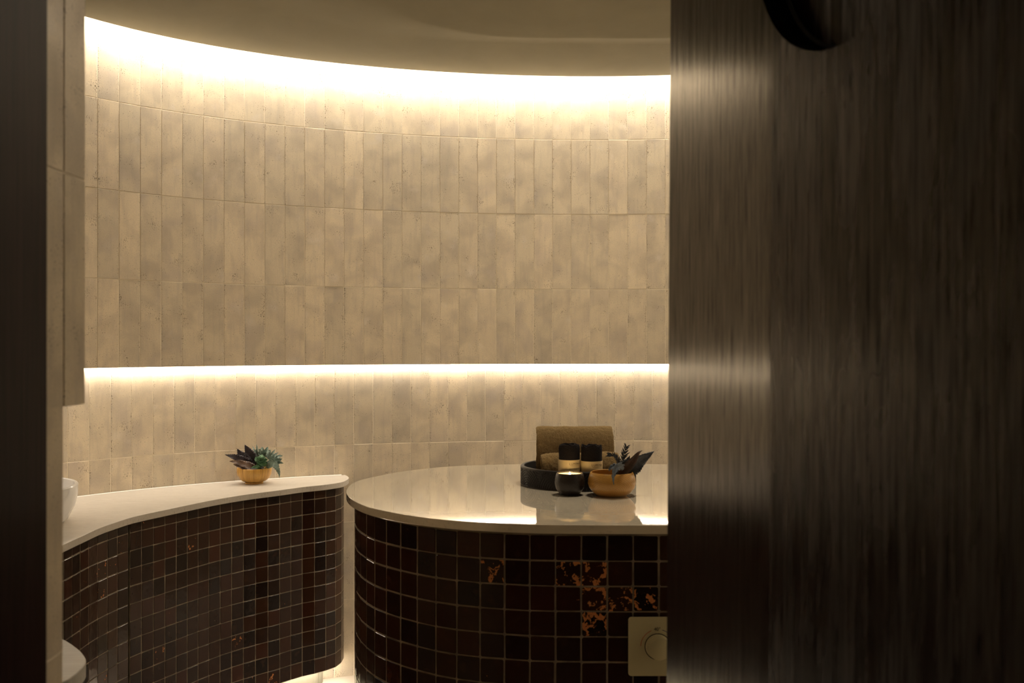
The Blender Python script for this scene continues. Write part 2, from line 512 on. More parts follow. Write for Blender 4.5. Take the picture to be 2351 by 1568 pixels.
# phase: lower joint at the frame column x=686 lies beside upper joint 9 minus .3 tile
s = low_of(S0 + W * 8.72)
while s > .02: s -= W
s += W
while s + W < LOW.L: cols.append((s, s + W)); s += W
cols = with_corner(cols, SCL, SCL + .034)
rows = [(zE - RH * (3 - i), zE - RH * (2 - i)) for i in range(3)] + [(zE, zD + .05)]
rows[0] = (max(rows[0][0], 0.0), rows[0][1])
lw = struct(tiled('wall_below', LOW, cols, rows, .0020, .0005, .0004, .0003, .0006, [M['tile'], M['grout']], tilt=.0018, seed=5, groutdep=.0007,
            s_range=(0, LOW.L - .01)))
# the foot of the upper wall (underside) and its led strip
s_a, s_b = 1.0, UP.L - .1
struct(obj('trim_4', ribbon(UP, .0, UP.L - .02, -.0012, -.0012, (zD + .0005, zD + .012)), M['grout']))
u = struct(obj('trim_1', ribbon(UP, .0, UP.L - .02, -.052, -.029, zD + .007), M['grout']))
LOWER_E, UPPER_E = 70.0, 88.0
SL = S0 - 1.5 * W
def ledmat(name, st):
    m = emit(name, (1.0, .885, .745), st); return m
led1 = obj('light_strip', ribbon(UP, SL - 6 * W, s_b, -.0465, -.0345, zD + .004), ledmat('led_lower', LOWER_E), wall)
# ------------------------------------------------------------------ ceiling
edge_px = [(184.3, 43.4), (269.7, 65), (345, 81.9), (417, 96.3), (483.7, 108.5), (559, 121), (631, 130.7), (715, 141.7), (787.5, 149.5),
           (860, 156.2), (942, 162.2), (1088.8, 171.6), (1193, 176.1), (1298, 178.6), (1416, 177.9), (1537, 175.4)]
GAP = .07
zc = zC
def ring_of(d):
    R = []
    k = 260
    for i in range(k + 1):
        t = .40 + (UP.L - .12 - .40) * i / k
        R.append(UP.off(t, d))
    return R
edge = ring_of(GAP)
l2px = [(851.6, 0), (879.5, 16.7), (914.4, 33), (956, 49.5), (1005, 62), (1061, 72.5), (1123.7, 82), (1210.9, 86.5), (1333, 87.2), (1537, 87.5)]
zL2 = 1.062 - .030
L2w = [un(x, y, zL2) for x, y in l2px]
l1px = [(614, 47.7), (740, 64.5), (914, 83.7), (1019, 93.5), (1158, 99.4), (1333, 101), (1537, 101.8)]
L1w = [un(x, y, 1.062) for x, y in l1px]
# close both curves behind the door with plausible room-side outlines
L2c = catmull([(-.50, 1.75), (-.62, 2.3)] + L2w + [(1.3, L2w[-1][1] - .04), (1.75, 3.1), (1.85, 2.2), (1.6, 1.3), (.6, 1.05), (-.2, 1.2)], 8, True)
L1c = catmull([(-1.15, 1.75), (-1.25, 2.4)] + L1w[1:] + [(1.35, L1w[-1][1] - .04), (1.9, 3.05), (2.05, 2.2), (1.8, 1.1), (.6, .85), (-.4, 1.05)], 8, True)
def radial(P, c, n=240):
    """resample closed curve at n equal angles about c"""
    out = []
    m = len(P)
    A = [atan2(q[1] - c[1], q[0] - c[0]) for q in P]
    for i in range(n):
        th = -pi + 2 * pi * i / n
        dx, dy = cos(th), sin(th); best = None
        for j in range(m):
            a, b = P[j], P[(j + 1) % m]
            ex, ey = b[0] - a[0], b[1] - a[1]
            det = dx * (-ey) + ex * dy
            if abs(det) < 1e-12: continue
            rx, ry = a[0] - c[0], a[1] - c[1]
            t = (rx * (-ey) + ex * ry) / det; u_ = (dx * ry - dy * rx) / det
            if t > 0 and -1e-6 <= u_ <= 1 + 1e-6 and (best is None or t > best): best = t
        out.append((c[0] + dx * best, c[1] + dy * best))
    return out
cc = (.35, 2.3)
bm = bmesh.new()
E_ = edge + [(edge[-1][0] - .0, .7), (-.45, .7)]
re = radial(E_, cc); r1 = radial(L1c, cc); r2 = radial(L2c, cc)
for i in range(len(re)):       # keep the soft line inside the rim
    de = hypot(re[i][0] - cc[0], re[i][1] - cc[1]); d1 = hypot(r1[i][0] - cc[0], r1[i][1] - cc[1]); d2 = hypot(r2[i][0] - cc[0], r2[i][1] - cc[1])
    d2 = min(d2, de * .93); d1 = min(max(d1, d2 * 1.01 + .01), de * .985)
    q = lambda d, p: (cc[0] + (p[0] - cc[0]) * d / hypot(p[0] - cc[0], p[1] - cc[1]), cc[1] + (p[1] - cc[1]) * d / hypot(p[0] - cc[0], p[1] - cc[1]))
    r1[i] = q(d1, r1[i]); r2[i] = q(d2, r2[i])
def vr(P, z): return [bm.verts.new((*p, z)) for p in P]
def lerp(P, Q, t): return [(a[0] + (b[0] - a[0]) * t, a[1] + (b[1] - a[1]) * t) for a, b in zip(P, Q)]
rings = [vr(re, zc + .06), vr(re, zc)]
for t, dz in ((.0, .0), (.12, -.001), (.3, -.005), (.6, -.015), (.85, -.0245), (1, -.030)):
    rings.append(vr(lerp(r1, r2, t), zc + dz))
rings.append(vr(lerp(r2, [cc] * len(r2), .012), EYE + zL2 - .0005))
for a_, b_ in zip(rings, rings[1:]):
    for i in range(len(re)):
        j = (i + 1) % len(re); bm.faces.new((a_[i], a_[j], b_[j], b_[i]))
bm.faces.new(rings[-1])
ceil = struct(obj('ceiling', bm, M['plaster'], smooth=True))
bm = bmesh.new(); box(bm, -2.2, 3.0, -.6, 4.5, zc + .10, zc + .13)
struct(obj('ceiling_slab', bm, M['plaster']))['kind'] = 'structure'
led2 = obj('light_strip', ribbon(UP, SL, s_b, .040, GAP - .004, zc + .045, step=.03), ledmat('led_upper', UPPER_E), ceil)
bm = ribbon(UP, .3, s_b, .0, GAP + .06, zc + .062)
obj('light_shelf', bm, M['plaster'], ceil)
# ------------------------------------------------------------------ floor
bm = bmesh.new(); box(bm, -2.2, 3.0, -1.5, 4.5, -.05, 0)
struct(obj('floor', bm, M['floor']))

# ------------------------------------------------------------------ partition, jamb, door
bm = bmesh.new(); box(bm, -2.2, -.615, 1.00, 1.262, 0, zc + .1)
struct(obj('wall_left', bm, M['plaster']))
bm = bmesh.new(); box(bm, .56, 3.0, .50, .72, 0, zc + .1)
struct(obj('wall_front', bm, M['plaster']))
bm = bmesh.new()
box(bm, -.70, -.556, 1.118, 1.19, 0, zc + .05); box(bm, -.70, -.552, .92, 1.112, 0, zc + .05)
struct(obj('trim_2', bm, M['jamb']))
bm = bmesh.new(); box(bm, .49, .58, .50, .70, 0, zc + .05)
struct(obj('trim_3', bm, M['jamb']))

# door leaf in local coords: X along the leaf from its free edge, Z up, Y = thickness (towards the back)
DW, DH, DT = .90, 2.34, .045
HU, HZ, HR = .448, EYE + .506, .192
def leaf_face(bm, y, hole=True):
    n = 64
    circ = [bm.verts.new((HU + HR * cos(2 * pi * i / n), y, HZ + HR * sin(2 * pi * i / n))) for i in range(n)]
    x0, x1, z0, z1 = HU - .28, HU + .28, HZ - .28, HZ + .28
    sq = []
    for i in range(n):
        a = 2 * pi * i / n; c, s_ = cos(a), sin(a); k = .28 / max(abs(c), abs(s_))
        sq.append(bm.verts.new((HU + c * k, y, HZ + s_ * k)))
    for i in range(n):
        j = (i + 1) % n; bm.faces.new((circ[i], circ[j], sq[j], sq[i]))
    def rect(a, b, c, d):
        v = [bm.verts.new(p) for p in ((a, y, c), (b, y, c), (b, y, d), (a, y, d))]; bm.faces.new(v)
    rect(0, x0, 0, DH); rect(x1, DW, 0, DH); rect(x0, x1, 0, z0); rect(x0, x1, z1, DH)
    return circ
bm = bmesh.new()
c0 = leaf_face(bm, 0); c1 = leaf_face(bm, DT)
for i in range(64):
    j = (i + 1) % 64; bm.faces.new((c0[i], c0[j], c1[j], c1[i])).material_index = 1
for (a, b) in (((0, 0), (0, DT)), ((DW, 0), (DW, DT))):
    pass
v = lambda x, y, z: bm.verts.new((x, y, z))
for x in (0, DW): bm.faces.new((v(x, 0, 0), v(x, DT, 0), v(x, DT, DH), v(x, 0, DH)))
for z in (0, DH): bm.faces.new((v(0, 0, z), v(DW, 0, z), v(DW, DT, z), v(0, DT, z)))
bmesh.ops.remove_doubles(bm, verts=bm.verts[:], dist=1e-5)
door = struct(obj('door_1', bm, [M['door'], M['black']]))
ANG = radians(15)
TL = radians(.36)
door.matrix_world = Matrix.Translation((.1573 * 1.5 - EYE * math.tan(TL), 1.5, .008)) @ Matrix.Rotation(TL, 4, 'Y') @ Matrix.Rotation(-(pi / 2 - ANG), 4, 'Z')
# local +Y must point to +X side (the back)
bm = bmesh.new()
n = 64
for (ra, rb, ya, yb) in ((HR, HR - .006, .024, .018),):
    A = [bm.verts.new((HU + (HR + .0) * cos(2 * pi * i / n), .034, HZ + HR * sin(2 * pi * i / n))) for i in range(n)]
    B = [bm.verts.new((HU + (HR - .004) * cos(2 * pi * i / n), .030, HZ + (HR - .004) * sin(2 * pi * i / n))) for i in range(n)]
    D = [bm.verts.new((HU + (HR - .008) * cos(2 * pi * i / n), .034, HZ + (HR - .008) * sin(2 * pi * i / n))) for i in range(n)]
    for P, Q in ((A, B), (B, D)):
        for i in range(n): j = (i + 1) % n; bm.faces.new((P[i], P[j], Q[j], Q[i]))
sl = obj('porthole_seal', bm, M['seal'], door, smooth=True)
bm = bmesh.new()
bmesh.ops.create_circle(bm, cap_ends=True, segments=64, radius=HR - .001)
for vv in bm.verts: vv.co = (HU + vv.co.x, .036, HZ + vv.co.y)
pp = obj('porthole_pane', bm, M['door'], door)

# ------------------------------------------------------------------ vanity
zv = -.512
front_px = [(145, 1250.6), (192, 1229), (226.8, 1213), (258.6, 1201.5), (299, 1188.5), (335.2, 1179.8), (359.8, 1174.7), (407.5, 1164.6),
            (480, 1149.6), (537.8, 1139.4), (587, 1132.2), (639, 1125.7), (697, 1117.7), (740, 1113.4), (776.5, 1108.3), (790, 1104.9), (798, 1100.5),
            (801, 1097), (799, 1093.6), (792, 1090)]
fw = [un(x, y, zv) for x, y in front_px]
d = (fw[0][0] - fw[2][0], fw[0][1] - fw[2][1]); dl = hypot(*d)
ext = []
p = fw[0]; a = atan2(d[1], d[0])
for k in range(8):
    p = (p[0] + cos(a) * .07, p[1] + sin(a) * .07); ext.append(p); a += .06
front = catmull(ext[::-1] + fw, 5)
front = resample(front, .012)
# back edge follows the lower wall
def nearest(path, q): return min(range(len(path.P)), key=lambda i: hypot(path.P[i][0] - q[0], path.P[i][1] - q[1]))
LG = LOW.offset(.003, .01)
endi = nearest(LG, front[-1]); 
i0 = nearest(LG, (-1.73, 2.25))
while front and nearest(LG, front[0]) < i0: front = front[1:]
i0 = min(i0, nearest(LG, front[0]))
back = LG.P[i0:endi + 1]
poly = front + back[::-1]
wt = obj('vanity_worktop', slab([p for p in poly], EYE + zv - .020, EYE + zv, .0012), M['van'])
tag(wt, 'curved pale stone vanity worktop along the tiled wall, carrying basin and striped bowl', 'worktop')
bm = ribbon(LG, LG.S[i0], LG.S[endi - 1], -.001, .003, (EYE + zv + .0025, EYE + zv + .0004), step=.02)
obj('caulk_bead', bm, M['caulk'], wt, smooth=True)

van = empty('vanity_cabinet', (*un(480, 1200, zv), 0), 'floating curved vanity cabinet clad in small glossy brown tiles under the pale worktop', 'cabinet')
vx, vy = van.location.x, van.location.y
def local(o, e): o.location = (-e.location.x, -e.location.y, -e.location.z); return o
FP = Path(front)
# travel left to right along the front: the normal (right of travel) points to the camera side
body = FP.offset(-.018, .012)
ZB, ZT = .103, EYE + zv - .0205
tp = .0528
s_end = body.L - .01
# seams of the doors seen in the frame at x=188 and x=298
def s_of_px(x, path=body):
    return min((abs(1175.5 + F * path.at(t)[0] / path.at(t)[1] - x), t) for t in [path.L * i / 1200 for i in range(1201)] if path.at(t)[1] > .5)[1]
sd1, sd2 = s_of_px(188), s_of_px(298)
cw = .0485
def colset(a, b):
    n = max(1, round((b - a) / cw)); w = (b - a) / n; return [(a + i * w, a + (i + 1) * w) for i in range(n)]
nrow = 13
def rowset(zt): return [(zt - tp * (i + 1), zt - tp * i) for i in range(13)]
def chipv(c, r, rd):
    x = rd.random(); return 0 if x < .82 else (.3 + .3 * rd.random() if x < .98 else .7)
zt_ = ZT - .0125
rows = [(ZB + i * tp, ZB + (i + 1) * tp) for i in range(12)]
rows.append((rows[-1][1], ZT))
local(tiled('tiled_front', body, colset(sd2 + .002, s_end), rows, .0018, .0007, .0009, .0003, .0026, [M['zel'], M['zgrout']], tilt=.008, chip=chipv, parent=van, seed=11), van)
rowsd = rows[:-1] + [(rows[-1][0], ZT - .006)]
d1 = local(tiled('door', body, colset(sd1 + .002, sd2 - .002), rowsd, .0018, .0007, .0009, .0003, .0026, [M['zel'], M['zgrout']], tilt=.008, chip=chipv, parent=van, seed=12, surf=-.003), van)
d2 = local(tiled('door', body, colset(.02, sd1 - .002), rowsd, .0018, .0007, .0009, .0003, .0026, [M['zel'], M['zgrout']], tilt=.008, chip=chipv, parent=van, seed=13, surf=-.003), van)
# carcass behind the tiles
inn = FP.offset(-.045, .02).P
LGi = LOW.offset(.008, .02)
j0, j1 = nearest(LGi, inn[0]), nearest(LGi, inn[-1])
bm = slab(inn + LGi.P[j0:j1 + 1][::-1], ZB + .001, ZT - .002, .001)
local(obj('carcass', bm, M['black'], van), van)
# recessed plinth, its end at frame x=755
inp = FP.offset(-.115, .02)
se = s_of_px(752, inp)
P = [inp.at(t) for t in [se * i / 60 for i in range(61)]]
tx_ = P[-1]
endc = [(tx_[0] + .012 * sin(a), tx_[1] + .03 * (1 - cos(a))) for a in [pi / 2 * k / 6 for k in range(1, 7)]]
P = P + endc
j1 = nearest(LGi, P[-1]); j0 = nearest(LGi, P[0])
bm = slab(P + LGi.P[j0:j1][::-1], 0.0005, ZB + .002, .001)
local(obj('plinth', bm, M['plaster'], van), van)
KICK_E = 55.0
bm = ribbon(FP, s_of_px(250, FP), FP.L - .05, -.085, -.065, ZB - .0015, step=.02)
local(obj('light_strip', bm, ledmat('led_kick', KICK_E), van), van)

# ------------------------------------------------------------------ bench
zb = -.40
bfront = [(795.3, 1130), (800.4, 1140.2), (814, 1150.4), (836, 1160.6), (865, 1169), (916, 1179.3), (967, 1187), (1018, 1193), (1086, 1198.2), (1180, 1202.4), (1290, 1205)]
bback = [(1250, 1065.4), (1180, 1065.8), (1086, 1068.2), (1018, 1072), (950, 1079), (907.6, 1085), (856.6, 1095), (822.5, 1103.6), (805.5, 1112), (797, 1121.5)]
yf = un(1400, 1206, zb)[1]; yb = un(1400, 1065.6, zb)[1]
left_pts = [un(x, y, zb) for x, y in bback] + [un(x, y, zb) for x, y in bfront]
XR = 1.15
R_ = (yb - yf) / 2; ym = (yb + yf) / 2
right_pts = [(XR + R_ * .9 * sin(a), ym - R_ * cos(a)) for a in [pi * k / 14 for k in range(15)]]
cl = left_pts + [(.5, yf), (.8, yf)] + right_pts + [(.8, yb), (.5, yb)]
bo = catmull(cl, 6, True)
bo = resample(bo + [bo[0]], .012)[:-1]
bench = empty('treatment_bench', (.35, ym, 0), 'freestanding rounded bench with polished pale stone top and dark brown tiled sides', 'bench')
local(obj('stone_top', slab(bo, EYE + zb - .020, EYE + zb, .0012), M['bench'], bench), bench)
# plan curve ordered so that the normal points outwards: clockwise seen from above has right normal inwards, so use anticlockwise
ar = sum(bo[i - 1][0] * bo[i][1] - bo[i][0] * bo[i - 1][1] for i in range(len(bo)))
bo2 = bo if ar > 0 else bo[::-1]
BP = Path(bo2 + [bo2[0]])
def inset_closed(P, q):
    n = len(P); out = []
    for i in range(n):
        a_, b_, c_ = P[(i - 2) % n], P[i], P[(i + 2) % n]
        dx, dy = c_[0] - a_[0], c_[1] - a_[1]; dd = hypot(dx, dy)
        out.append((b_[0] - dy / dd * q, b_[1] + dx / dd * q))
    return out
bi = inset_closed(bo2, .022)
# start at the back so the seam is hidden
k = max(range(len(bi)), key=lambda i: bi[i][1] + bi[i][0] * .2)
bi = bi[k:] + bi[:k]
BB = Path(bi + [bi[0]])
cw = .0577
ref = min((abs(1175.5 + F * BB.at(t)[0] / BB.at(t)[1] - 1335) + (5000 if BB.at(t)[1] > ym else 0), t) for t in [BB.L * i / 3000 for i in range(3001)])[1]
cols = []; s = ref
while s > .06: s -= cw
while s + cw < BB.L: cols.append((s, s + cw)); s += cw
refc = min(range(len(cols)), key=lambda i: abs(cols[i][0] - ref))
zr = EYE - (1289 - 789.6) / F * (yf + .022)
rows = [(zr - .0563 * (i + 1), zr - .0563 * i) for i in range(14)]
rows = [r for r in rows if r[0] > 0.0][::-1]
rows.append((zr, EYE + zb - .0265))
nr = len(rows)
# chipped glaze where the photo shows it: (column from x=1335, row from the top)
CH = {(-4, 1): .9, (-4, 2): .45, (-5, 1): .35, (-3, 1): .4, (-1, 1): .95, (0, 1): .95, (0, 2): .95, (0, 3): .98, (1, 2): .9, (2, 2): 1.02, (-1, 2): .55,
      (-4, 5): .5, (0, 6): .85, (-3, 6): .3, (-6, 4): .4, (0, 5): .3, (-7, 2): .4, (0, 7): .7, (-12, 3): .4, (-10, 5): .35}
def chipb(c, r, rd):
    x = rd.random(); v_ = .28 * x if x > .8 else 0
    return CH.get((c - refc, nr - 1 - r), v_)
local(tiled('tiled_body', BB, cols, rows, .0026, .0008, .0010, .0003, .0032, [M['zel'], M['zgrout']], tilt=.010, chip=chipb, parent=bench, seed=21,
            z_range=(0.001, EYE + zb - .021)), bench)

# temperature control on the bench front
ky = yf + .022
px2 = lambda x, y, Y: ((x - 1175.5) / F * Y, EYE - (y - 789.6) / F * Y)
pcx, pcz = px2(1509, 1482, ky)
def rrect(w, h, r, n=6):
    P = []
    for (sx, sy, a0) in ((1, 1, 0), (-1, 1, 90), (-1, -1, 180), (1, -1, 270)):
        for k_ in range(n + 1):
            a_ = radians(a0 + 90 * k_ / n); P.append((sx * (w / 2 - r) + r * cos(a_), sy * (h / 2 - r) + r * sin(a_)))
    return P
def facing(bm): # build in XY with +Z outwards, turn to face -Y
    bmesh.ops.transform(bm, matrix=Matrix.Rotation(radians(90), 4, 'X'), verts=bm.verts[:]); return bm
plate = obj('control_plate', facing(slab(rrect(.131, .131, .007), 0, .004, .0008)), M['metal'], bench, loc=(pcx - .35, ky - .0025 - ym, pcz))
knob_prof = [(0, .028), (.0215, .028), (.0235, .0265), (.024, .024), (.0245, .006), (.0265, .005), (.0275, .0043), (.0275, .0035)]
kn = obj('dial_knob', facing(lathe(knob_prof, 64)), M['metal'], plate, smooth=True)
bm = lathe([(.0275, .0042), (.0285, .0046), (.0295, .0042)], 64)
obj('knob_ring', facing(bm), M['ink'], plate, smooth=True)
def arc(r, w, a0, a1, z, n=24):
    bm = bmesh.new(); pr = None
    for i in range(n + 1):
        a_ = radians(a0 + (a1 - a0) * i / n)
        cur = [bm.verts.new((rr * cos(a_), rr * sin(a_), zz)) for rr, zz in ((r - w / 2, z), (r + w / 2, z), (r + w / 2, z - .0004), (r - w / 2, z - .0004))]
        if pr:
            for q in range(4): bm.faces.new((pr[q], pr[(q + 1) % 4], cur[(q + 1) % 4], cur[q]))
        else: bm.faces.new(cur)
        pr = cur
    bm.faces.new(pr); return bm
obj('hot_mark', facing(arc(.0380, .0012, 112, 178, .0044)), M['redink'], plate)
obj('cold_mark', facing(arc(.0380, .0012, 75, 5, .0044)), M['blueink'], plate)
def text_bm(txt, size, ext=.0002, width=None):
    cu = bpy.data.curves.new('t', 'FONT'); cu.body = txt; cu.size = size; cu.extrude = ext; cu.align_x = 'CENTER'; cu.align_y = 'CENTER'
    if width: cu.space_character = width
    o = bpy.data.objects.new('t', cu); C.objects.link(o)
    dg = bpy.context.evaluated_depsgraph_get(); me = bpy.data.meshes.new_from_object(o.evaluated_get(dg))
    bm = bmesh.new(); bm.from_mesh(me); bpy.data.objects.remove(o); bpy.data.curves.remove(cu); bpy.data.meshes.remove(me)
    return bm
bm = text_bm('40°', .0105)
bmesh.ops.translate(bm, verts=bm.verts[:], vec=(-.001, .0385, .0043))
obj('temperature_mark', facing(bm), M['ink'], plate)

# ------------------------------------------------------------------ basin
bas = empty('wash_basin', (-1.464, 2.80, EYE + zv), 'white round ceramic vessel basin at the far left of the vanity worktop', 'basin')
R = .225
prof = [(0, .0), (.165, .0), (.180, .001), (.190, .0045), (.198, .011), (.2055, .026), (.2155, .046), (.2225, .074), (.2245, .096), (R, .108), (R - .002, .1105), (R - .006, .111), (R - .010, .109),
        (.2125, .095), (.208, .074), (.198, .048), (.180, .028), (.14, .017), (.03, .013), (0, .0125)]
obj('bowl', lathe(prof, 96), M['ceramic'], bas, smooth=True)
obj('drain', lathe([(0, .0160), (.018, .0160), (.021, .0150), (.022, .0135)], 32), M['metal'], bas, smooth=True)

# ------------------------------------------------------------------ low stone table at lower left
zt = -.619
tpx = [(141, 1465), (163, 1477.5), (183, 1493), (194, 1506), (197.6, 1516), (195, 1525), (185.5, 1537), (167.7, 1552), (142, 1566)]
tw = [un(x, y, zt) for x, y in tpx]
poly = catmull([(-1.17, 2.14), (-1.06, 2.165), (-.99, 2.130)] + tw + [(-.87, 1.755), (-.98, 1.71), (-1.12, 1.74), (-1.20, 1.93)], 6, True)
tb = empty('side_table', (-1.0, 1.93, 0), 'grey stone side table with rounded end at lower left before the tiled cabinet', 'table')
local(obj('table_top', slab(poly, EYE + zt - .031, EYE + zt, .002), M['stone2'], tb), tb)
bm = lathe([(0, 0), (.15, 0), (.15, .02), (.06, .05), (.045, .2), (.045, EYE + zt - .0315), (0, EYE + zt - .0315)], 48)
obj('pedestal', bm, M['black'], tb, smooth=True)

# ------------------------------------------------------------------ tray, towels, candle, bowls
zb_ = EYE + zb
TX, TY, TR, TH = .1895, 2.855, .165, .053
tr = empty('round_tray', (TX, TY, zb_), 'black round tray with carved arched grooves on its rim, on the stone bench', 'tray')
seg = 720; nz = 26
bm = bmesh.new()
def groove(th, z):
    # fans of concentric arches repeated round the rim
    u = th * TR; P_ = .118
    k_ = math.floor(u / P_); best = 0
    for kk, cz in ((k_, -.004), (k_ + 1, -.004)):
        dd = hypot(u - kk * P_, (z - cz) * 1.0)
        if dd < .062: best = dd; return (sin(dd * 2 * pi / .0068) > .0) and 1 or 0, dd
    c2 = (k_ + .5) * P_
    dd = hypot(u - c2, z - TH - .006); return (sin(dd * 2 * pi / .0068) > .0) and 1 or 0, dd
V = []
for j in range(nz + 1):
    z = TH * j / nz
    row = []
    for i in range(seg):
        th = 2 * pi * i / seg
        g_, dd = groove(th, z)
        r = TR - (.0016 if (g_ and 1 < j < nz - 2) else 0) - (.002 if j == 0 else 0) - (.0012 if j == nz else 0)
        row.append(bm.verts.new((r * cos(th), r * sin(th), z)))
    V.append(row)
for j in range(nz):
    for i in range(seg):
        k_ = (i + 1) % seg; bm.faces.new((V[j][i], V[j][k_], V[j + 1][k_], V[j + 1][i]))
prev = V[-1]
for (r, z) in ((TR - .0035, TH + .0008), (TR - .0095, TH + .0008), (TR - .011, TH - .001), (TR - .012, .008)):
    cur = [bm.verts.new((r * cos(2 * pi * i / seg), r * sin(2 * pi * i / seg), z)) for i in range(seg)]
    for i in range(seg):
        k_ = (i + 1) % seg; bm.faces.new((prev[i], prev[k_], cur[k_], cur[i]))
    prev = cur
bm.faces.new(prev); bm.faces.new(V[0][::-1])
obj('tray_body', bm, M['tray'], tr, smooth=False)

def towel(name, L, a, b, seed, label, loc, rz=0, flat=2.6, turns=2.4):
    """rolled towel: spiral sheet with thickness, axis along X, section semi-axes a (depth) and b (height)"""
    t = .012 if b > .04 else .0085
    bm = bmesh.new()
    nth = int(turns * 40); nx = 56
    def rad(k):   # k from 0 (inner end) to 1 (outer end)
        return k
    def sec(th, s_):
        c, s2 = cos(th), sin(th)
        e = 2 / flat
        return (math.copysign(abs(c) ** e, c) * a * s_, math.copysign(abs(s2) ** e, s2) * b * s_)
    rd = random.Random(seed); off = rd.random() * 50
    outer, inner = [], []
    for i in range(nth + 1):
        k = i / nth; th = -pi / 2 - 2 * pi * turns * (1 - k) - .6
        s_ = 1 - (1 - k) * turns * t * 1.06 / b
        s_ = max(s_, .14)
        si = s_ - t / b
        ro, ri = [], []
        for j in range(nx + 1):
            x = -L / 2 + L * j / nx
            wob = mnoise.noise(Vector((x * 14 + off, th * .7, k * 3))) * .0055 + mnoise.noise(Vector((x * 60, th * 5, off))) * .0011
            e_ = (abs(x) / (L / 2)) ** 14 * .0035
            jx = mnoise.noise(Vector((k * 9, off, 3))) * .005 if j in (0, nx) else 0
            y0, z0 = sec(th, s_ + (wob - e_) / b); y1, z1 = sec(th, max(.02, si + (wob + e_) / b))
            ro.append(bm.verts.new((x + jx, y0, z0 + b))); ri.append(bm.verts.new((x + jx, y1, z1 + b)))
        outer.append(ro); inner.append(ri)
    for i in range(nth):
        for j in range(nx):
            bm.faces.new((outer[i][j], outer[i][j + 1], outer[i + 1][j + 1], outer[i + 1][j]))
            bm.faces.new((inner[i][j], inner[i + 1][j], inner[i + 1][j + 1], inner[i][j + 1]))
        for j in (0, nx):
            bm.faces.new((outer[i][j], outer[i + 1][j], inner[i + 1][j], inner[i][j]))
    for i in (0, nth):
        for j in range(nx):
            bm.faces.new((outer[i][j], inner[i][j], inner[i][j + 1], outer[i][j + 1]))
    o = obj(name, bm, M['terry'], smooth=True)
    sm = o.modifiers.new('s', 'SUBSURF'); sm.levels = 1; sm.render_levels = 1
    tx = bpy.data.textures.new('pile', 'CLOUDS'); tx.noise_scale = .004; tx.noise_depth = 2
    dm = o.modifiers.new('d', 'DISPLACE'); dm.texture = tx; dm.strength = .0032; dm.mid_level = .5
    o.location = loc; o.rotation_euler.z = rz
    return tag(o, label, 'towel', 'rolled towels in the black tray')
# big one: spans x 1232..1406, y 976..; small one in front: x 1238..1420, y 1034..
YT1 = 2.893; sc = F / YT1
towel('rolled_towel', 174 / sc, .049, .0785, 1, 'large tan rolled towel standing highest at the back of the black tray',
      ((1319.5 - 1175.5) / sc, YT1, zb_ + .010), radians(-2), 2.9, 2.2)
YT2 = 2.806; sc = F / YT2
towel('rolled_towel', 178 / sc, .037, .0445, 2, 'small tan rolled towel lying low in front of the large one',
      ((1331 - 1175.5) / sc, YT2, zb_ + .0095), radians(1.5), 2.2, 2.4)

